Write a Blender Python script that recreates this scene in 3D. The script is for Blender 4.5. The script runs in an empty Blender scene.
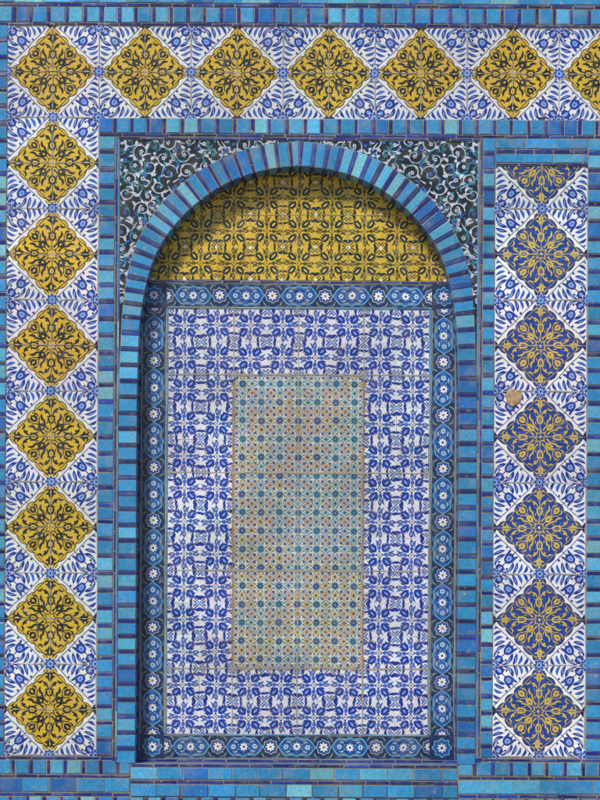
import bpy, math, random
import numpy as np
random.seed(7); rng=np.random.default_rng(7)

# ---------------------------------------------------------------- units
S=0.005; D=10.0; ZC=2.5; EYE=1.6
EPS=0.00004
def lin(r,g,b):
    f=lambda c:(c/255/12.92) if c/255<=0.04045 else ((c/255+0.055)/1.055)**2.4
    return (f(r),f(g),f(b))
WHITE=lin(214,217,221); COB=lin(12,44,142); MID=lin(42,92,182); LBL=lin(118,158,212)
NAVY=lin(14,34,112); INK=lin(10,22,66)
YEL=lin(206,170,42); YEL2=lin(222,194,92); DGR=lin(8,24,34); OLV=lin(60,70,24)
TURQ=lin(44,134,188); TURQ2=lin(76,162,202); GROUT=lin(152,145,134)
RED=lin(158,92,56); BLUEG=lin(18,54,132)

# ---------------------------------------------------------------- motif drawing
class Motif:
    def __init__(s,jit=0.07,ws=1.0):
        s.V=[];s.L=[];s.N=[];s.C=[];s.k=0;s.km=0;s.nv=0;s.M=(1,0,0,1,0,0);s.jit=jit;s.ws=ws
    def start(s):
        s.k0=math.floor(s.km)+2; s.k=s.k0
    def sub(s,i): s.k=s.k0+i*.11
    def end(s): s.k=math.floor(s.km)+2
    def T(s,p):
        a,b,c,d,e,f=s.M
        return (a*p[0]+b*p[1]+e,c*p[0]+d*p[1]+f)
    def set(s,rot=0,mir=1,ox=0,oy=0,sc=1):
        r=math.radians(rot);c=math.cos(r)*sc;n=math.sin(r)*sc
        s.M=(c,-n*mir,n,c*mir,ox,oy)
    def _col(s,col):
        j=1+random.uniform(-s.jit,s.jit); return tuple(x*j for x in col)
    def _inc(s):
        s.km=max(s.km,s.k); s.k+=1
    def poly(s,pts,col):
        col=s._col(col)
        for p in pts:
            q=s.T(p); s.V.append((q[0],q[1],s.k))
        n=len(pts); s.L+=list(range(s.nv,s.nv+n)); s.N.append(n); s.C.append(col)
        s.nv+=n; s._inc()
    def strip(s,A,B,col):
        col=s._col(col); n=len(A)
        for a,b in zip(A,B):
            q=s.T(a); s.V.append((q[0],q[1],s.k)); q=s.T(b); s.V.append((q[0],q[1],s.k))
        for i in range(n-1):
            o=s.nv+2*i
            s.L+=[o,o+1,o+3,o+2]; s.N.append(4); s.C.append(col)
        s.nv+=2*n; s._inc()
    def path(s,P,w,col,prof='line'):
        w*=s.ws
        P=[np.array(p,float) for p in P]; n=len(P); A=[];B=[]
        for i in range(n):
            d=P[min(i+1,n-1)]-P[max(i-1,0)]
            l=math.hypot(d[0],d[1]) or 1; nn=np.array((-d[1],d[0]))/l; t=i/(n-1)
            if prof=='line': ww=w
            elif prof=='leaf': ww=w*(0.12+0.88*math.sin(math.pi*min(1,max(0,t)))**0.8)
            elif prof=='comma': ww=w*(0.15+0.85*min(1,(1-t)*4)**.5*(t*0.95+0.05)**0.7)
            elif prof=='taper': ww=w*(1-0.8*t)
            A.append(P[i]+nn*ww/2);B.append(P[i]-nn*ww/2)
        s.strip(A,B,col)
    def bz(s,p0,pc,p2,w,col,prof='leaf',n=7,out=None,ow=1.0):
        P=[]
        for i in range(n+1):
            t=i/n
            P.append(((1-t)**2*p0[0]+2*t*(1-t)*pc[0]+t*t*p2[0],(1-t)**2*p0[1]+2*t*(1-t)*pc[1]+t*t*p2[1]))
        if out: s.path(P,w+ow,out,prof)
        s.path(P,w,col,prof)
    def disc(s,x,y,r,col,n=10,out=None,ow=.7):
        if out: s.poly([(x+(r+ow)*math.cos(i*2*math.pi/n),y+(r+ow)*math.sin(i*2*math.pi/n)) for i in range(n)],out)
        s.poly([(x+r*math.cos(i*2*math.pi/n),y+r*math.sin(i*2*math.pi/n)) for i in range(n)],col)
    def flower(s,x,y,r,n,col,core=None,depth=.35,ph=0,out=None,ow=.8):
        def pts(R):
            return [(x+R*(1-depth*(0.5-0.5*math.cos(n*a)))*math.cos(a+ph),y+R*(1-depth*(0.5-0.5*math.cos(n*a)))*math.sin(a+ph))
                for a in [i*2*math.pi/(n*6) for i in range(n*6)]]
        if out: s.poly(pts(r+ow),out)
        s.poly(pts(r),col)
        if core: s.disc(x,y,r*.3,core,8)
    def tulip(s,x0,x1,w,col,out=None,core=None):
        L=x1-x0; w*=(1+(s.ws-1)*.6)
        def pts(g,gl):
            return [(x0-gl,0),(x0+.15*L,-.32*w-g),(x0+.45*L,-.5*w-g),(x0+.72*L,-.42*w-g),(x0+.80*L,-.62*w-g),(x0+.85*L,-.30*w),
                    (x1+gl,0),(x0+.85*L,.30*w),(x0+.80*L,.62*w+g),(x0+.72*L,.42*w+g),(x0+.45*L,.5*w+g),(x0+.15*L,.32*w+g)]
        if out: s.poly(pts(.7,1),out)
        s.poly(pts(0,0),col)
        if core: s.bz((x0+.2*L,0),(x0+.5*L,0.05),(x0+.8*L,0),w*.35,core,n=4)
    def fin(s):
        s.Va=np.array(s.V);s.La=np.array(s.L);s.Na=np.array(s.N);s.Ca=np.array(s.C); return s

class Target:
    """accumulates geometry on a wall plane `depth` metres behind the wall face"""
    def __init__(s,name,depth=0.0,warp=0.35):
        s.name=name;s.depth=depth;s.V=[];s.L=[];s.N=[];s.C=[];s.n=0;s.warp=warp;s.cnt=0
    def add(s,V,L,N,C):
        s.V.append(V);s.L.append(L+s.n);s.N.append(N);s.C.append(C);s.n+=len(V)
    def stamp(s,m,u,v,rot=0,mir=1,sc=1,tint=.09,jit=.4,lift=0,mul=None):
        r=math.radians(rot+random.uniform(-.7,.7));c=math.cos(r)*sc;n=math.sin(r)*sc
        X=m.Va[:,0];Y=m.Va[:,1]*mir
        u+=random.uniform(-jit,jit);v+=random.uniform(-jit,jit)
        U=c*X-n*Y+u; W=n*X+c*Y+v
        U2=U+s.warp*(np.sin(U*.11+W*.17+1)+.6*np.sin(W*.31-U*.07)); W2=W+s.warp*(np.sin(U*.15-W*.12)+.6*np.sin(U*.29+W*.09+2))
        s.cnt+=1
        dep=s.depth-lift-(m.Va[:,2]+1)*EPS-(s.cnt%5)*EPS*.19
        t=1+random.uniform(-tint,tint)
        if mul is None: mul=[1+random.uniform(-.04,.04) for _ in range(3)]
        C=m.Ca*t*np.array(mul)
        s.add(s.world(U2,W2,dep),m.La,m.Na,C)
    def world(s,U,W,dep):
        k=(D+s.depth)/D
        X=(U-300)*S*k; Z=EYE+(ZC+(400-W)*S-EYE)*k
        return np.stack([X,dep*np.ones_like(X),Z],1)
    def quad(s,pts,dep,col):
        P=np.array(pts,float)
        s.add(s.world(P[:,0],P[:,1],s.depth+dep),np.arange(len(P)),np.array([len(P)]),np.array([col]))
    def rect(s,x0,y0,x1,y1,dep,col): s.quad([(x0,y0),(x0,y1),(x1,y1),(x1,y0)],dep,col)
    def brick(s,pts,h,col,gap=.5,bev=.4,side=None):
        P=np.array(pts,float);c=P.mean(0)
        def inset(P,g):
            n=len(P);Q=[]
            for i in range(n):
                a=P[i]-P[i-1];b=P[(i+1)%n]-P[i]
                a/=np.hypot(*a)+1e-9;b/=np.hypot(*b)+1e-9
                na=np.array((-a[1],a[0]));nb=np.array((-b[1],b[0]))
                if np.dot(na,c-P[i])<0:na=-na
                if np.dot(nb,c-P[i])<0:nb=-nb
                m=na+nb; m/=max(.5,np.dot(m,m)/2)
                Q.append(P[i]+m*g)
            return np.array(Q)
        A=inset(P,gap+random.uniform(-.1,.35));B=inset(P,gap+bev)
        hh=h+random.uniform(-.0008,.0008)
        ta=random.uniform(-.0009,.0009);tb_=random.uniform(-.0006,.0006)
        hj=np.array([ta+tb_,ta-tb_,-ta-tb_,-ta+tb_])
        W=np.concatenate([s.world(A[:,0],A[:,1],s.depth+.003),s.world(A[:,0],A[:,1],s.depth-hh+.0018),s.world(B[:,0],B[:,1],s.depth-hh+hj)])
        L=[8,9,10,11];N=[4]
        for i in range(4):
            j=(i+1)%4
            L+=[i,j,4+j,4+i, 4+i,4+j,8+j,8+i];N+=[4,4]
        edge=tuple(x*.8+y*.2 for x,y in zip(col,GROUT))
        s.add(W,np.array(L),np.array(N),np.array([col]+[edge]*8))
    def build(s,mat,parent=None):
        V=np.concatenate(s.V);L=np.concatenate(s.L);N=np.concatenate(s.N);C=np.concatenate(s.C)
        me=bpy.data.meshes.new(s.name)
        me.vertices.add(len(V));me.vertices.foreach_set('co',V.astype(np.float32).ravel())
        me.loops.add(len(L));me.loops.foreach_set('vertex_index',L.astype(np.int32))
        me.polygons.add(len(N));st=np.concatenate([[0],np.cumsum(N)[:-1]])
        me.polygons.foreach_set('loop_start',st.astype(np.int32))
        me.polygons.foreach_set('loop_total',N.astype(np.int32))
        me.update(calc_edges=True)
        me.polygons.foreach_set('use_smooth',np.zeros(len(N),dtype=bool))
        a=me.attributes.new('Glaze','FLOAT_COLOR','FACE')
        a.data.foreach_set('color',np.concatenate([np.clip(C,0,1),np.ones((len(C),1))],1).astype(np.float32).ravel())
        me.materials.append(mat)
        o=bpy.data.objects.new(s.name,me);bpy.context.collection.objects.link(o)
        if parent:o.parent=parent
        return o

# ---------------------------------------------------------------- materials
def glaze(name,rough=.3,wear=.5,bump=.25,var=.14):
    m=bpy.data.materials.new(name);m.use_nodes=True;nt=m.node_tree;n=nt.nodes;l=nt.links
    b=n['Principled BSDF'];b.inputs['Specular IOR Level'].default_value=.45
    at=n.new('ShaderNodeAttribute');at.attribute_name='Glaze'
    tc=n.new('ShaderNodeTexCoord')
    def noise(sc,det=4,ro=.6):
        x=n.new('ShaderNodeTexNoise');x.inputs['Scale'].default_value=sc;x.inputs['Detail'].default_value=det;x.inputs['Roughness'].default_value=ro
        l.new(tc.outputs['Object'],x.inputs['Vector']);return x
    def mr(src,a,b_,c,d):
        x=n.new('ShaderNodeMapRange');x.inputs[1].default_value=a;x.inputs[2].default_value=b_;x.inputs[3].default_value=c;x.inputs[4].default_value=d
        l.new(src,x.inputs[0]);return x.outputs[0]
    def mix(fac,A,B,mode='MIX'):
        x=n.new('ShaderNodeMix');x.data_type='RGBA';x.blend_type=mode
        if isinstance(fac,float):x.inputs[0].default_value=fac
        else:l.new(fac,x.inputs[0])
        for k,v in((6,A),(7,B)):
            if isinstance(v,tuple):x.inputs[k].default_value=(*v,1)
            else:l.new(v,x.inputs[k])
        return x.outputs[2]
    big=noise(2.2,1);fine=noise(70,2,.75);med=noise(12,2,.65)
    v1=mr(big.outputs[0],.3,.7,.86,1.12);v2=mr(fine.outputs[0],.3,.7,1-var*1.2,1+var)
    mu=n.new('ShaderNodeMath');mu.operation='MULTIPLY';l.new(v1,mu.inputs[0]);l.new(v2,mu.inputs[1])
    sc=n.new('ShaderNodeVectorMath');sc.operation='SCALE';l.new(at.outputs['Color'],sc.inputs[0]);l.new(mu.outputs[0],sc.inputs['Scale'])
    d=mr(med.outputs[0],.48,.75,0,.3*wear)
    c=mix(d,sc.outputs[0],lin(150,140,124))
    ch=noise(26,3,.75);f=mr(ch.outputs[0],.67,.70,0,.8*wear)
    c=mix(f,c,lin(166,148,120))
    l.new(c,b.inputs['Base Color'])
    r=mr(med.outputs[0],.3,.75,rough,rough+.3);l.new(r,b.inputs['Roughness'])
    bp=n.new('ShaderNodeBump');bp.inputs['Strength'].default_value=bump;bp.inputs['Distance'].default_value=.004
    l.new(med.outputs[0],bp.inputs['Height']);l.new(bp.outputs[0],b.inputs['Normal'])
    return m
GL=glaze('painted_tile_glaze',.24,.55,.8,.15); GB=glaze('brick_glaze',.2,.95,1.0,.18)
def stone(name,ca,cb,scale=6):
    m=bpy.data.materials.new(name);m.use_nodes=True;nt=m.node_tree;n=nt.nodes;l=nt.links;b=n['Principled BSDF']
    tc=n.new('ShaderNodeTexCoord');x=n.new('ShaderNodeTexNoise');x.inputs['Scale'].default_value=scale;x.inputs['Detail'].default_value=6
    l.new(tc.outputs['Object'],x.inputs['Vector'])
    r=n.new('ShaderNodeValToRGB');r.color_ramp.elements[0].color=(*ca,1);r.color_ramp.elements[1].color=(*cb,1)
    r.color_ramp.elements[0].position=.3;r.color_ramp.elements[1].position=.7
    l.new(x.outputs[0],r.inputs[0]);l.new(r.outputs[0],b.inputs['Base Color']);b.inputs['Roughness'].default_value=.75
    bp=n.new('ShaderNodeBump');bp.inputs['Strength'].default_value=.4;bp.inputs['Distance'].default_value=.005
    l.new(x.outputs[0],bp.inputs['Height']);l.new(bp.outputs[0],b.inputs['Normal']);return m

# ---------------------------------------------------------------- motifs
def diamond_outline(h,v,g=0):
    pts=[]
    C=[(h+g,0),(0,v+g),(-h-g,0),(0,-v-g)]
    for q in range(4):
        a=C[q];b=C[(q+1)%4]
        for i in range(30):
            t=i/30
            x=a[0]+(b[0]-a[0])*t;y=a[1]+(b[1]-a[1])*t
            nx=(a[0]+b[0]);ny=(a[1]+b[1]);L=math.hypot(nx,ny);nx/=L;ny/=L
            k=-1.9+2.5*abs(math.sin(math.pi*t*5))**.7 if 0<t<1 else 0
            k*=min(1,6*min(t,1-t))
            pts.append((x+nx*k,y+ny*k))
    return pts
def medallion(gr,ink,hl,core,edge,ws=1.0):
    m=Motif(.08,ws)
    m.poly(diamond_outline(43,44.5,1.2),edge)
    m.poly(diamond_outline(43,44.5,0),gr)
    m.start()
    for r in range(4):
        m.sub(r)
        m.set(r*90)
        m.bz((5,0),(20,.1),(42,0),.9,ink,'line',n=5)
        m.tulip(12,22.5,8,ink); m.tulip(14.2,20.3,4.0,gr); m.bz((15.5,0),(17,.1),(19.5,0),1.1,ink,n=3)
        m.tulip(29.5,38.5,6,ink); m.bz((31.5,0),(34,.1),(36.4,0),1.3,hl,n=3)
    m.end();m.start()
    for r in range(4):
        m.sub(r)
        m.set(r*90+45)
        m.bz((5,0),(16,.1),(29.5,0),.8,ink,'line',n=4)
        m.tulip(9,17.5,6.6,ink); m.bz((11,0),(13,.1),(15.8,0),2,gr,n=3)
        m.tulip(21,28.5,7,ink); m.bz((23,0),(25,.1),(26.8,0),1.7,gr,n=3)
    m.end();m.start()
    for r in range(4):
        for mi in(1,-1):
            m.sub(r*2+(mi<0))
            m.set(r*90,mi)
            m.bz((7,1),(10,8),(17.5,7),2.3,ink,'comma')
            m.bz((15,6.5),(18,11.5),(23,9.5),2.3,ink,'leaf')
            m.bz((21.5,1.8),(26.5,2.6),(27.5,7.5),2.8,ink,'comma')
            m.bz((28.5,1.2),(33,1.2),(33.4,5.4),2.2,ink,'comma')
            m.bz((27.8,13),(25,10),(30,7.6),2.0,ink,'leaf')
            m.bz((10,9),(13,13.5),(19.5,12.2),.9,ink,'line')
            m.bz((19.5,13.6),(23,13.4),(22.6,17.4),2.2,ink,'comma')
            m.disc(24.6,5.2,1.1,ink,6)
            m.disc(21.5,5.0,.8,hl,6)
            m.bz((36,2),(38.5,3.4),(35.2,5.6),1.6,ink,'leaf',n=4)
            m.bz((5.5,2.3),(8,3.2),(10.5,6.3),1.2,ink,'leaf',n=5)
            m.bz((12,4.2),(14,4.6),(15.5,4),1.2,ink,'leaf',n=4)
            m.bz((39.5,2.2),(31,10.3),(22.5,19),.55,ink,'line',n=5)
    m.end()
    m.set();m.flower(0,0,6.6,8,ink);m.flower(0,0,5,8,gr,ink);m.disc(0,0,1.2,core,6)
    return m
def corners(m,c1,c2,c3,ink):
    m.start()
    for r in range(4):
        for mi in(1,-1):
            m.sub(r*2+(mi<0))
            a=math.radians(r*90);c=math.cos(a);n=math.sin(a)
            if mi==1: m.M=(c,-n,n,c,0,0)
            else: m.M=(-n,c,c,n,0,0)
            m.bz((44.8,37),(43.5,28),(34,26.3),4.4,c1,'comma')
            m.bz((44.4,33.5),(42,29),(37.5,28.3),1.2,c3,'leaf')
            m.bz((33.6,26.4),(29.5,25.5),(29,21.5),2.9,c1,'comma')
            m.bz((45.3,26.5),(40.5,22.5),(34,22.3),3.5,c1,'leaf')
            m.bz((43,24.2),(40,22.8),(37,22.8),1,c3,'leaf',n=4)
            m.bz((45.3,21.5),(41,17),(36,17.6),3.0,c2,'leaf')
            m.bz((45.3,15.8),(42,11.5),(38,12.4),3.0,c1,'leaf')
            m.bz((45,9.8),(43,7),(40.6,8.4),2.2,c2,'leaf')
            m.bz((44.2,5.4),(38,11.4),(25,24),.7,ink,'line',n=6)
            m.disc(32.3,19.2,1.3,c1,6)
            m.disc(40.4,33,1.2,ink,6);m.disc(34.6,30.2,.9,c1,6)
    m.end();m.start()
    for r in range(4):
        m.sub(r)
        m.set(r*90+45)
        m.bz((33,0),(50,.1),(62,0),.9,ink,'line',n=3)
        m.tulip(49,37,9.6,c1); m.tulip(46.5,40,5,c3); m.bz((41.5,0),(43,.1),(45,0),1.2,c1,n=3)
        m.tulip(61,52,10,c1,core=c3)
    m.end();m.start()
    for r in range(4):
        m.sub(r);m.set(r*90)
        m.poly([(45.8,-1),(45.8,1),(45.8,6),(43.5,3),(41.5,0),(43.5,-3),(45.8,-6)],ink)
    m.end();m.set()
def square_ground(m,h,col): m.poly([(-h,-h),(h,-h),(h,h),(-h,h)],col)
def merge(a,b):
    k=math.floor(a.km)+2
    for v in b.V:a.V.append((v[0],v[1],v[2]+k))
    a.L+=[i+a.nv for i in b.L];a.N+=b.N;a.C+=b.C;a.nv+=b.nv;a.km=b.km+k;return a
m_yel=Motif(.1);square_ground(m_yel,45.9,WHITE);corners(m_yel,COB,MID,LBL,INK)
merge(m_yel,medallion(YEL,DGR,YEL2,WHITE,DGR,1.12)).fin()
m_blu=Motif(.1);square_ground(m_blu,45.9,WHITE);corners(m_blu,COB,MID,LBL,INK)
merge(m_blu,medallion(BLUEG,lin(200,172,56),lin(60,120,190),WHITE,INK,.76)).fin()
m_ros=Motif();m_ros.flower(0,0,6.4,8,COB,out=WHITE);m_ros.flower(0,0,3.8,8,LBL,INK);m_ros.fin()

def lattice_motif(h,ground,c1,c2,ink,hl,dots,ws=1.35):
    m=Motif(.12,ws)
    square_ground(m,h+.1,ground)
    m.start()
    for r in range(4):
        m.sub(r)
        m.set(r*90)
        m.bz((2,0),(9,.1),(16.2,0),.55,ink,'line',n=3)
        m.tulip(4,9,3.4,c2)
        m.bz((9,0),(12,3.2),(15.4,0),.8,c1,'line',n=4)
        m.bz((9,0),(12,-3.2),(15.4,0),.8,c1,'line',n=4)
        m.disc(12.2,0,.7,ink,5)
    m.end();m.start()
    for r in range(4):
        m.sub(r)
        m.set(r*90+45)
        m.tulip(4.2,14.8,6.6,c1)
        m.bz((7,0),(10,.2),(12.6,0),1.5,hl,n=4)
        m.bz((14,0),(19,.1),(22.5,0),.8,ink,'line',n=3)
        m.bz((14.8,.6),(17.4,4.4),(21.6,3.6),2.8,c1,'leaf')
        m.bz((14.2,-1),(14.4,-5),(18.2,-5.8),2.6,c1,'comma')
        m.bz((7.6,3.6),(9.2,7.6),(14,7.2),1.6,c2,'leaf')
        m.bz((16.4,-2),(18.8,-2.6),(21.4,-1.4),1.3,c2,'leaf',n=4)
        m.bz((6.4,-3),(8.6,-5),(11.6,-4.4),.9,ink,'leaf',n=4)
    m.end()
    m.set()
    m.flower(0,0,4.2,4,ink,depth=.55);m.flower(0,0,2.6,4,ground,depth=.5);m.disc(0,0,.8,ink,6)
    m.start()
    for i,(sx,sy) in enumerate(((-1,-1),(1,-1),(-1,1),(1,1))):
        m.sub(i);m.disc(sx*h*.985,sy*h*.985,1.6,dots,6)
    return m.fin()
PW=lin(212,216,224)
m_pan=lattice_motif(16.3,PW,COB,MID,lin(20,40,120),LBL,LBL,1.3)
m_tym=lattice_motif(16.3,lin(212,176,48),lin(14,34,38),OLV,lin(44,50,26),YEL2,lin(230,226,204),1.08)

def geo_motif(g,oct_,star,quat,cr,h):
    m=Motif(.14);f=h/10.75
    square_ground(m,h+.1,g)
    W=lin(204,202,192)
    m.start()
    for r in range(4):
        m.sub(r);m.set(r*90,sc=f)
        m.flower(10.75,0,3.9,4,quat,depth=.35,out=W,ow=.9);m.disc(10.75,0,1.2,NAVY,6)
    m.end();m.start()
    for r in range(4):
        m.sub(r);m.set(r*90+45,sc=f)
        m.tulip(5.3,11.5,4.4,oct_,out=W)
    m.end();m.start()
    for r in range(4):
        for mi in(1,-1):
            m.sub(r*2+(mi<0));m.set(r*90,mi,sc=f)
            m.bz((2,4.5),(6,3),(10.7,7),.9,W,'line',n=4)
            m.bz((5,8.6),(7.4,6.2),(8.6,5),1.8,cr,'leaf',n=5)
    m.end()
    m.set(sc=f);m.flower(0,0,5.2,8,star,depth=.28,out=W,ow=1.0);m.flower(0,0,2.8,8,NAVY,depth=.4);m.disc(0,0,1.2,quat,6)
    m.start()
    for i,(sx,sy) in enumerate(((-1,-1),(1,-1),(-1,1),(1,1))):
        m.sub(i);m.disc(sx*10.75,sy*10.75,2,RED,6,out=W,ow=.7)
    return m.fin()
BRN=lin(136,118,84)
GEO=[geo_motif(lin(84,112,128),BRN,lin(52,116,136),lin(112,150,156),lin(36,62,140),9.3),
     geo_motif(lin(128,114,88),lin(82,118,130),lin(54,100,146),lin(160,142,100),lin(40,66,134),9.3),
     geo_motif(lin(96,124,124),lin(148,132,74),lin(48,108,136),lin(168,150,88),lin(40,66,134),9.3)]

def border_motif(P):
    m=Motif(.08);G=lin(14,40,88);TQ=lin(96,160,190);BB=lin(26,92,166);W=WHITE
    m.poly([(-P/2,-12.2),(P/2,-12.2),(P/2,12.2),(-P/2,12.2)],G)
    for s_ in(1,-1):
        m.poly([(-P/2,s_*12.2),(P/2,s_*12.2),(P/2,s_*11.4),(-P/2,s_*11.4)],lin(150,150,140))
        for i in range(5): 
            x=-P/2+P*(i+.5)/5; m.bz((x-3.4,s_*10.9),(x,s_*9.3),(x+3.4,s_*10.9),1.0,lin(60,120,150),'leaf',n=4)
    def cart(a,b): return [(-a,0),(-a+3,-b*.55),(-a+6,-b*.9),(-a+9,-b),(-3,-b),(0,-b-.8),(3,-b),(a-9,-b),(a-6,-b*.9),(a-3,-b*.55),(a,0),(a-3,b*.55),(a-6,b*.9),(a-9,b),(3,b),(0,b+.8),(-3,b),(-a+9,b),(-a+6,b*.9),(-a+3,b*.55)]
    a=P/2-8.5
    m.poly(cart(a+.9,9),TQ);m.poly(cart(a,8.2),BB)
    m.flower(0,0,4.4,8,W,COB,out=INK)
    for s_ in(1,-1):
        m.flower(s_*(a-7),0,2.9,6,lin(176,200,218),COB,out=INK,ow=.6)
        for t_ in(1,-1):
            m.bz((s_*5,t_*1.5),(s_*7,t_*6),(s_*(a-6),t_*5),1.3,lin(150,185,215),'leaf')
            m.bz((s_*1,t_*6.6),(s_*4,t_*4.4),(s_*8.5,t_*2.6),1.3,INK,'leaf',n=4)
            m.bz((s_*(a-9),t_*6.4),(s_*(a-6),t_*6),(s_*(a-3.4),t_*2.6),1.1,INK,'leaf',n=4)
            m.bz((s_*(P/2-6),t_*10.5),(s_*(P/2-8.5),t_*8.5),(s_*(P/2-9),t_*5.5),1.3,lin(120,150,120),'leaf',n=4)
            m.bz((s_*2.2,t_*7.5),(s_*6,t_*7.6),(s_*10,t_*6.6),.8,lin(176,160,90),'leaf',n=4)
    for s_ in(1,-1):
        x=s_*P/2
        m.flower(x,0,7.8,8,lin(160,166,160),depth=.16);m.flower(x,0,6.9,8,lin(22,66,140),depth=.16)
        m.flower(x,0,4.8,8,W,lin(150,110,40),depth=.4);
    return m.fin()
m_cor=Motif();square_ground(m_cor,12.4,lin(14,40,88));m_cor.flower(0,0,10,8,lin(86,160,186),depth=.2);m_cor.flower(0,0,8.8,8,lin(24,84,160),depth=.2);m_cor.flower(0,0,5,8,WHITE,COB,depth=.4,out=INK);m_cor.fin()

# ---------------------------------------------------------------- brick bands
def tq():
    r=random.random()
    if r<.6: c=TURQ
    elif r<.78: c=TURQ2
    elif r<.94: c=lin(30,104,176)
    else: c=lin(108,176,196)
    j=random.uniform(.8,1.15);return tuple(x*j*random.uniform(.95,1.05) for x in c)
def nv():
    j=random.uniform(.7,1.4);c=NAVY if random.random()<.7 else lin(24,58,146);return tuple(x*j for x in c)
def band(T,x0,x1,y0,y1,horiz=True,blk=12.5,bar=4.3,h=.006,bars=True,colf=tq,base=-.001):
    T.rect(x0,y0,x1,y1,base,GROUT)
    p=x0 if horiz else y0;e=x1 if horiz else y1;i=0
    while p<e-.8:
        isbar=bars and i%2==1
        w=(bar if isbar else blk)*random.uniform(.92,1.08);q=min(p+w,e)
        if e-q<1.5:q=e
        col=nv() if isbar else colf()
        pts=[(p,y0),(q,y0),(q,y1),(p,y1)] if horiz else [(x0,p),(x1,p),(x1,q),(x0,q)]
        j=lambda a:a+random.uniform(-.28,.28)
        pts=[(j(a),j(b)) for a,b in pts]
        T.brick(pts,h,col,gap=.34)
        p=q;i+=1

# ================================================================ WALL
wall=bpy.data.objects.new('tiled_wall',None);bpy.context.collection.objects.link(wall)
niche=bpy.data.objects.new('arched_niche',None);bpy.context.collection.objects.link(niche)

def joint(T,x0,y0,x1,y1,lift=.0042,w=.7,col=GROUT):
    n=max(2,int((abs(x1-x0)+abs(y1-y0))/9)); A=[];B=[]
    hz=abs(x1-x0)>abs(y1-y0)
    for i in range(n+1):
        t=i/n;x=x0+(x1-x0)*t;y=y0+(y1-y0)*t;o=random.uniform(-.35,.35);ww=w*random.uniform(.35,1.7)/2
        if hz:A.append((x,y+o-ww));B.append((x,y+o+ww))
        else:A.append((x+o-ww,y));B.append((x+o+ww,y))
    m=Motif(.1);m.strip(A,B,col);m.fin()
    T.add(T.world(m.Va[:,0],m.Va[:,1],T.depth-lift-(0.0001 if hz else 0)),m.La,m.Na,m.Ca)
fr=Target('yellow_medallion_frieze')
for i in range(-3,10):
    fr.stamp(m_yel,50.5+92*i,73)
for i in range(1,8):
    fr.stamp(m_yel,50.5,73+91.1*(i))
for i in range(-3,10): 
    for s_ in(27.5,118.5): fr.stamp(m_ros,96.5+92*i,s_,lift=.0046)
    fr.stamp(m_ros,96.5+92*i,73,lift=.0046)
for i in range(0,8):
    fr.stamp(m_ros,50.5,73+91.1*(i+.5),lift=.0046)
    for x in(5,96): fr.stamp(m_ros,x,73+91.1*(i+.5),lift=.0046)
lc=lin(150,150,160)
for i in range(-3,10): joint(fr,96.5+92*i,27,96.5+92*i,118,w=.9);joint(fr,50.5+92*i,27,50.5+92*i,118,w=.5,col=lc)
for i in range(0,8): joint(fr,5,118.5+91.1*i,96,118.5+91.1*i,w=.9);joint(fr,5,73+91.1*i,96,73+91.1*i,w=.5,col=lc)
joint(fr,50.5,118,50.5,757,w=.5,col=lc);joint(fr,5,73,600,73,w=.5,col=lc)
fr.build(GL,wall)
rp=Target('blue_medallion_panel')
for i in range(0,7): rp.stamp(m_blu,539.5,162+91.3*i)
for i in range(0,7):
    for x in(494,539.5,585.5): rp.stamp(m_ros,x,162+91.3*(i+.5),lift=.0046)
    joint(rp,494,162+91.3*(i+.5),585,162+91.3*(i+.5),w=.9)
    joint(rp,494,162+91.3*i,585,162+91.3*i,w=.5,col=lc)
joint(rp,539.5,165,539.5,757,w=.5,col=lc)
rp.build(GL,wall)

# ---- arch geometry
CL=[(127,764),(127,600),(127,430),(128.3,350),(131.5,305),(139.5,264),(156,229),(184,197),(221,172),(260,158.5),(297,153.5)]
def catmull(P,n=24):
    Q=[];P=[np.array(p,float) for p in P];P=[2*P[0]-P[1]]+P+[P[-1]+np.array((38,-3.))]
    for i in range(1,len(P)-2):
        for k in range(n):
            t=k/n;a,b,c,d=P[i-1:i+3]
            Q.append(.5*((2*b)+(-a+c)*t+(2*a-5*b+4*c-d)*t*t+(-a+3*b-3*c+d)*t**3))
    Q.append(P[-2]);return np.array(Q)
cl=catmull(CL);seg=np.hypot(*np.diff(cl,axis=0).T);cum=np.concatenate([[0],np.cumsum(seg)]);TOT=cum[-1]
def at(s):
    x=np.interp(s,cum,cl[:,0]);y=np.interp(s,cum,cl[:,1])
    x2=np.interp(min(s+2,TOT),cum,cl[:,0])-np.interp(max(s-2,0),cum,cl[:,0]);y2=np.interp(min(s+2,TOT),cum,cl[:,1])-np.interp(max(s-2,0),cum,cl[:,1])
    l=math.hypot(x2,y2);nx,ny=y2/l,-x2/l
    w=9.3+3.2*min(1,max(0,(s-440)/120))
    if s>TOT-3: nx,ny=nx*.3,ny
    return (x,y),(nx,ny),w
def edges(s):
    (x,y),(nx,ny),w=at(s); return (x+nx*w,y+ny*w),(x-nx*w,y-ny*w)
mir=lambda p:(594-p[0],p[1])

DEP=.13
s0=cum[np.argmax(cl[:,0]>130.5)];X0=at(s0)[0][0]
bk=Target('masonry_backing')
bk.rect(-300,-200,X0,1000,.0,GROUT);bk.rect(594-X0,-200,900,1000,.0,GROUT);bk.rect(X0,764,594-X0,1000,.0,GROUT)
ss=np.linspace(s0,TOT,50)
for f in(lambda p:p,mir):
    for a,b in zip(ss[:-1],ss[1:]):
        pa=at(a)[0];pb=at(b)[0]
        bk.quad([f(pa),f(pb),f((pb[0],-200)),f((pa[0],-200))],.0,GROUT)
bk.build(GB,wall)

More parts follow.
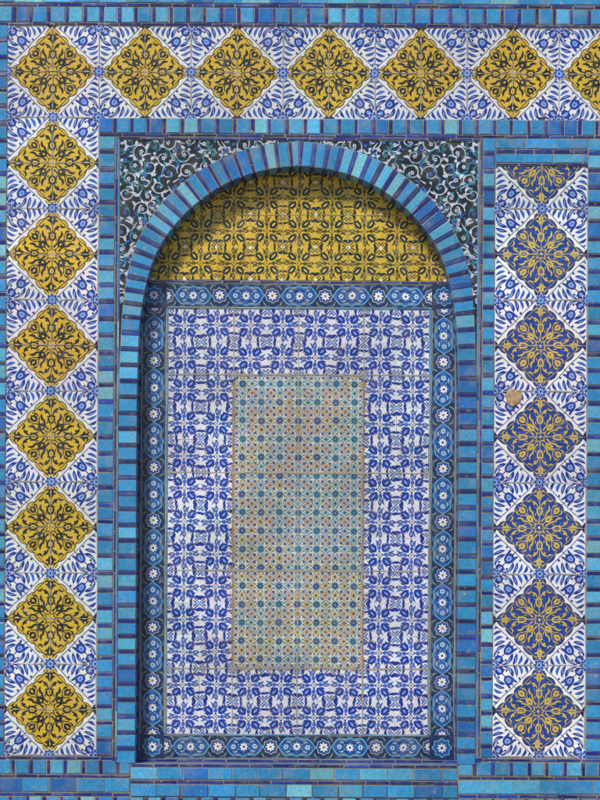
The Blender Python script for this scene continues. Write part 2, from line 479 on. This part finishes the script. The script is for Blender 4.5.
# ---- spandrels
sp=Target('arabesque_spandrels')
SG=lin(10,24,36)
for f in(lambda p:p,mir):
    for a,b in zip(ss[:-1],ss[1:]):
        pa=at(a)[0];pb=at(b)[0]
        sp.quad([f(pa),f(pb),f((pb[0],138)),f((pa[0],138))],-.0008,SG)
    sp.quad([f((116,138)),f((116,420)),f((X0,420)),f((X0,138))],-.0008,SG)
WS=lin(182,192,208);TS=lin(36,122,142)
def scroll(m,x,y,r,a0,dirn,col,leafc,sd):
    P=[]
    for i in range(19):
        t=i/18;a=a0+dirn*t*2*math.pi*1.05;rr=r*(1.15-.8*t);P.append((x+rr*math.cos(a),y+rr*math.sin(a)))
    m.path(P,1.0,col,'line')
    for k,i in enumerate((1,5,9,13)):
        p=P[i];a=a0+dirn*i/18*2*math.pi*1.05
        out=1 if k%2==0 else -.75;L=random.uniform(4.2,6.4)
        ra=(math.cos(a)*out,math.sin(a)*out);ta=(-math.sin(a)*dirn,math.cos(a)*dirn)
        q=(p[0]+ra[0]*L*.75+ta[0]*L*.8,p[1]+ra[1]*L*.75+ta[1]*L*.8)
        c=(p[0]+ta[0]*L*.75,p[1]+ta[1]*L*.75)
        m.bz(p,c,q,random.uniform(2.4,3.6),leafc if k!=3 else TS,'comma' if k%2 else 'leaf',n=6)
    m.flower(x,y,r*.3,5,random.choice([leafc,TS,leafc,MID]),INK)
m=Motif(.12)
order=np.argsort(cl[:,0]);cx=cl[order][:,0];cy=cl[order][:,1]
pts=[]
for _ in range(6000):
    x=random.uniform(117,300);y=random.uniform(139,310)
    if x>128 and y>np.interp(x,cx,cy)-5: continue
    if x<=128 and y>300: continue
    if all((x-a)**2+(y-b)**2>13.3**2 for a,b in pts):pts.append((x,y))
for k,(x,y) in enumerate(pts):
    scroll(m,x,y,random.uniform(6.5,9),random.uniform(0,6.28),random.choice((-1,1)),WS if k%3 else TS,WS,0)
for _ in range(150):
    x,y=random.choice(pts);a=random.uniform(0,6.28);r=random.uniform(7,11);x+=r*math.cos(a);y+=r*math.sin(a)
    m.bz((x,y),(x+random.uniform(-6,6),y+random.uniform(-6,6)),(x+random.uniform(-9,9),y+random.uniform(-9,9)),1.7,random.choice([TS,TS,WS,MID]),'leaf',n=6)
for _ in range(90):
    x,y=random.choice(pts);a=random.uniform(0,6.28);r=10;m.flower(x+r*math.cos(a),y+r*math.sin(a),1.8,5,random.choice([TS,WS,MID]))
m.fin()
V=m.Va;L=m.La;N=m.Na;st=np.concatenate([[0],np.cumsum(N)[:-1]]);nl=[];nn=[];nc=[]
ok=(V[:,0]<299)&(V[:,1]>134)&(V[:,0]>112)&(V[:,1]<np.where(V[:,0]>130.5,np.interp(V[:,0],cx,cy)+4,400))
for i in range(len(N)):
    idx=L[st[i]:st[i]+N[i]]
    if ok[idx].all(): nl+=list(idx);nn.append(N[i]);nc.append(m.Ca[i])
m.La=np.array(nl);m.Na=np.array(nn);m.Ca=np.array(nc)
m.Va[:,2]=m.Va[:,2]*.15
sp.warp=0;sp.stamp(m,0,0,jit=0,lift=.001,tint=0)
m.Va=m.Va.copy();m.Va[:,0]=594-m.Va[:,0];sp.stamp(m,0,0,jit=0,lift=.001,tint=0)
sp.build(GL,wall)

# ---- brick bands
bb=Target('turquoise_brick_bands',-.004)
F=dict(bars=False)
band(bb,-300,900,-7,4,True,28,4,**F)
band(bb,-300,900,4.2,7.6,True,22,4,colf=nv,**F)
band(bb,-300,900,8,23.5,True,13.2,4.2)
band(bb,-300,900,23.7,26.6,True,22,4,colf=nv,**F)
band(bb,-9,5,27,757,False,12.8,4.2)
band(bb,97,900,119,134,True,13,4.2)
band(bb,97,113,137.5,757,False,12.6,4.2)
band(bb,97,900,134.2,137.2,True,24,4,colf=nv,**F)
band(bb,113.2,115.8,137.5,764,False,21,4,colf=nv,**F)
band(bb,116,118.2,140,764,False,26,4,**F)
band(bb,116,478,137.5,140.5,True,24,4,colf=nv,**F)
band(bb,475.8,478,140,764,False,26,4,**F)
band(bb,478.2,480.8,137.5,764,False,21,4,colf=nv,**F)
band(bb,481,493,137.5,757,False,12.6,4.2)
band(bb,586,601,137.5,757,False,12.6,4.2)
band(bb,493.5,585.5,137.5,148,True,30,4,**F)
band(bb,493.5,585.5,148.2,152.5,True,19,4,colf=nv,**F)
band(bb,493.5,585.5,152.8,162,True,30,4,**F)
band(bb,493.5,585.5,162.2,165,True,24,4,colf=nv,**F)
for x0,x1 in((-300,131),(459,900)):
    band(bb,x0,x1,757.5,760.5,True,24,4,colf=nv,**F)
    band(bb,x0,x1,761,775,True,13.4,4.2)
    band(bb,x0,x1,775.4,778.5,True,24,4,colf=nv,**F)
    band(bb,x0,x1,779,793,True,27,4,**F)
    band(bb,x0,x1,793.3,797,True,20,4,colf=nv,**F)
    band(bb,x0,x1,797.4,812,True,13.4,4.2)
band(bb,131.5,458.5,764,767.5,True,24,4,colf=nv,**F)
band(bb,131.5,458.5,768,780,True,26,4,**F)
band(bb,131.5,458.5,780.5,784,True,24,4,colf=nv,h=.008,**F)
band(bb,131.5,458.5,784.4,797,True,26,4,h=.014,**F)
band(bb,131.5,458.5,797.5,812,True,13.4,4.2,h=.014)
for k,y in enumerate(range(-187,-7,12)):
    band(bb,-300,900,y,y+11.6,True,28,4,colf=tq if k%3 else nv,**F)
for k,y in enumerate(range(120,757,12)):
    band(bb,-300,-9.5,y,y+11.6,True,28,4,colf=tq if k%4 else nv,**F)
    band(bb,601.5,900,max(y,138),y+11.6,True,28,4,colf=tq if k%4 else nv,**F) if y+11>138 else None
bb.build(GB,wall)

# ---- arch surround with soffit and jambs
ar=Target('arch_surround',-.006)
def rev(p0,p1,col):
    A=ar.world(np.array([p0[0],p1[0]]),np.array([p0[1],p1[1]]),ar.depth-.002)
    B=A.copy();B[:,1]=DEP+.01
    V=np.array([A[0],A[1],B[1],B[0]]);ar.add(V,np.arange(4),np.array([4]),np.array([col]))
for f in(lambda p:p,mir):
    s=0;i=0
    while s<TOT-1:
        leg=s<440
        isb=i%2==1;w=(4.0 if isb else (12 if leg else 9.4))*random.uniform(.92,1.08);q=min(s+w,TOT)
        if TOT-q<3:q=TOT
        o0,i0=edges(s);o1,i1=edges(q)
        if q==TOT:o1=(297,140.5);i1=(297,166.5)
        col=nv() if isb else tq()
        ar.brick([f(o0),f(o1),f(i1),f(i0)],.007,col,gap=.34)
        g0=tuple(np.array(i0)*.96+np.array(i1)*.04);g1=tuple(np.array(i0)*.04+np.array(i1)*.96)
        rev(f(g0),f(g1),col)
        ar.quad([f(o0),f(o1),f(i1),f(i0)],.001,GROUT)
        s=q;i+=1
ar.build(GB,niche)
def box(name,x0,x1,z0,z1,y0,y1,mat,parent,bev=.004):
    me=bpy.data.meshes.new(name)
    v=[(x,y,z) for x in(x0,x1) for y in(y0,y1) for z in(z0,z1)]
    me.from_pydata(v,[],[(0,1,3,2),(4,6,7,5),(0,4,5,1),(2,3,7,6),(0,2,6,4),(1,5,7,3)])
    o=bpy.data.objects.new(name,me);bpy.context.collection.objects.link(o);me.materials.append(mat);o.parent=parent
    if bev:
        b=o.modifiers.new('b','BEVEL');b.width=bev;b.segments=2
    return o
marble=stone('marble',lin(150,146,140),lin(196,190,180),3);paving=stone('paving',lin(132,122,106),lin(168,156,136),4)
zpx=lambda v:ZC+(400-v)*S;xpx=lambda u:(u-300)*S

# ================================================================ NICHE BACK
nb=Target('niche_back',DEP)
nb.rect(110,120,484,800,.004,GROUT)
ty=Target('yellow_tympanum_tiles',DEP)
h=32.6
for iy in range(0,5):
    for ix in range(-5,6):
        ty.stamp(m_tym,297.5+ix*h,280-h/2-iy*h,rot=90*((ix+iy)%2),mir=1 if (ix+iy)%2 else -1)
for ix in range(-5,6,2): joint(ty,297.5+ix*h+h/2,150,297.5+ix*h+h/2,281,lift=.0025,w=.9,col=lin(150,140,90))
joint(ty,135,215,460,215,lift=.0025,w=.9,col=lin(150,140,90))
ty.build(GL,niche)

pn=Target('white_arabesque_tiles',DEP)
px0,py0=167.5,309.5;hx=(428-px0)/8;hy=(734-py0)/13
for iy in range(13):
    for ix in range(8):
        u=px0+(ix+.5)*hx;v=py0+(iy+.5)*hy
        if 2<=ix<=5 and 2<=iy<=10: continue
        pn.stamp(m_pan,u,v,rot=90*((ix+iy)%2),mir=1 if (ix+iy)%2 else -1,tint=.08)
for x in(167.5+2*hx,297.5,167.5+6*hx):
    joint(pn,x,309,x,py0+2*hy,lift=.0025,w=1.2);joint(pn,x,py0+11*hy,x,735,lift=.0025,w=1.2)
for y in(py0+2*hy,py0+5*hy,py0+8*hy,py0+11*hy):
    joint(pn,167,y,429,y,lift=.0028,w=1.4)
joint(pn,167.5+2*hx,py0+2*hy,167.5+2*hx,py0+11*hy,lift=.0026,w=1.4,col=lin(150,116,88));joint(pn,167.5+6*hx,py0+2*hy,167.5+6*hx,py0+11*hy,lift=.0026,w=1.4,col=lin(150,116,88))
pn.build(GL,niche)
gp=Target('geometric_lattice_tiles',DEP,.25)
gx0=167.5+2*hx;gx1=167.5+6*hx;gy0=py0+2*hy;gy1=py0+11*hy;gw=(gx1-gx0)/7;gh=(gy1-gy0)/16
for iy in range(16):
    for ix in range(7):
        u=gx0+(ix+.5)*gw;v=gy0+(iy+.5)*gh
        if iy<5: w=(.6,.35,.05)
        elif iy<11: w=(.85,.1,.05) if ix>2 else (.35,.6,.05)
        else: w=(.2,.15,.65) if (ix+iy)%3 else (.3,.5,.2)
        g=random.choices(GEO,w)[0]
        gp.stamp(g,u,v,tint=.1,jit=.2)
for y in(py0+5*hy,py0+8*hy): joint(gp,gx0,y,gx1,y,lift=.0025,w=1.3)
joint(gp,297.5,gy0,297.5,gy1,lift=.0026,w=1.0)
gp.build(GL,niche)

cb=Target('cartouche_border_tiles',DEP)
L0,R0,T0,B0=153,442.5,296,747
nxb=5;ph=(R0-L0-24.6)/nxb;nyb=8;pv=(B0-T0-24.6)/nyb
bm_h=border_motif(ph);bm_v=border_motif(pv)
for i in range(nxb):
    for y in(T0,B0): cb.stamp(bm_h,L0+12.3+(i+.5)*ph,y,jit=.1)
for i in range(nyb):
    for x in(L0,R0): cb.stamp(bm_v,x,T0+12.3+(i+.5)*pv,rot=90,jit=.1)
for x in(L0,R0):
    for y in(T0,B0): cb.stamp(m_cor,x,y,lift=.003,jit=0)
cb.build(GL,niche)
tb=Target('niche_trim_bricks',DEP-.002)
band(tb,130,465,280.8,283.4,True,18,4,colf=nv,h=.004,**F)
band(tb,165.3,167.4,309,735,False,32,4,h=.004,**F)
band(tb,428.3,430.4,309,735,False,32,4,h=.004,**F)
band(tb,165.3,430.4,307.2,309.4,True,32,4,h=.004,**F)
band(tb,165.3,430.4,734.2,736.2,True,32,4,h=.004,**F)
band(tb,130,137,283.8,764,False,22,4,h=.004,**F)
band(tb,137.2,140.6,283.8,764,False,22,4,h=.004,colf=nv,**F)
band(tb,455,458.4,283.8,764,False,22,4,h=.004,colf=nv,**F)
band(tb,458.6,466,283.8,764,False,22,4,h=.004,**F)
band(tb,130,466,759.4,762.5,True,24,4,colf=nv,h=.004,**F)
band(tb,130,466,763,772,True,26,4,h=.004,**F)
band(tb,130,466,772.4,790,True,13,4,colf=nv,h=.004,**F)
tb.build(GB,niche)
nb.build(GB,niche)
sillmat=stone('sill_plaster',lin(70,96,140),lin(110,130,160),14)
box('sill_slab',xpx(128),xpx(466),zpx(775),zpx(764.5),.003,DEP+.01,sillmat,niche,.002)

import bmesh
bm=bmesh.new()
bmesh.ops.create_icosphere(bm,subdivisions=4,radius=1)
for v in bm.verts:
    a=math.atan2(v.co.z,v.co.x);r=1+.06*math.sin(3*a+1)+.04*math.sin(7*a)+.03*math.sin(11*a+2)
    v.co.x*=.040*r;v.co.z*=.043*r;v.co.y*=.005
    v.co.y+=.0015*math.sin(v.co.x*180)*math.cos(v.co.z*140)
me=bpy.data.meshes.new('stone_plug');bm.to_mesh(me);bm.free()
for p in me.polygons:p.use_smooth=True
plug=bpy.data.objects.new('stone_plug',me);bpy.context.collection.objects.link(plug);plug.location=(xpx(512.5),-.005,zpx(396.5))
me.materials.append(stone('plug_stone',lin(136,98,70),lin(196,166,132),45));plug.parent=wall

box('wall_core',xpx(-300),xpx(900),0.0,zpx(-200),DEP+.03,.9,marble,wall,0)
for x in (xpx(-300),xpx(900)-.01): box('wall_return',x,x+.01,0.0,zpx(-200),.004,DEP+.03,marble,wall,0)
n=6;wd=6.0/n
for i in range(n):
    box('dado_slab_%d'%i,xpx(-300)+i*wd+.003,xpx(-300)+(i+1)*wd-.003,.002,zpx(813),-.02,.0,marble,wall,.004)
g=bpy.data.meshes.new('paved_ground');g.from_pydata([(-300,-300,0),(300,-300,0),(300,300,0),(-300,300,0)],[],[(0,1,2,3)])
go=bpy.data.objects.new('paved_ground',g);bpy.context.collection.objects.link(go);g.materials.append(paving)

# ---------------------------------------------------------------- light
w=bpy.data.worlds.new('World');bpy.context.scene.world=w;w.use_nodes=True;nt=w.node_tree
bg=nt.nodes['Background'];sk=nt.nodes.new('ShaderNodeTexSky');sk.sky_type='NISHITA';sk.sun_disc=False
EL,AZ=math.radians(42),math.radians(204)
sk.sun_elevation=EL;sk.sun_rotation=AZ;nt.links.new(sk.outputs[0],bg.inputs[0]);bg.inputs[1].default_value=.1
from mathutils import Vector
d=Vector((math.sin(AZ)*math.cos(EL),math.cos(AZ)*math.cos(EL),math.sin(EL)))
sl_=bpy.data.lights.new('sun','SUN');sl_.energy=3.1;sl_.angle=math.radians(10);sl_.color=(1,.96,.89)
so=bpy.data.objects.new('sun',sl_);bpy.context.collection.objects.link(so);so.rotation_euler=d.to_track_quat('Z','Y').to_euler();so.location=d*20

# ---------------------------------------------------------------- camera
cd=bpy.data.cameras.new('camera');cam=bpy.data.objects.new('camera',cd);bpy.context.collection.objects.link(cam)
cd.sensor_fit='VERTICAL';cd.sensor_height=36;cd.lens=90;cd.shift_y=(ZC-EYE)/4.0
cam.location=(0,-D,EYE)
cam.rotation_euler=(math.radians(90),math.radians(-.28),0)
cd.clip_end=1000;bpy.context.scene.camera=cam
sc=bpy.context.scene;sc.view_settings.view_transform='Standard';sc.view_settings.look='None';sc.view_settings.exposure=0
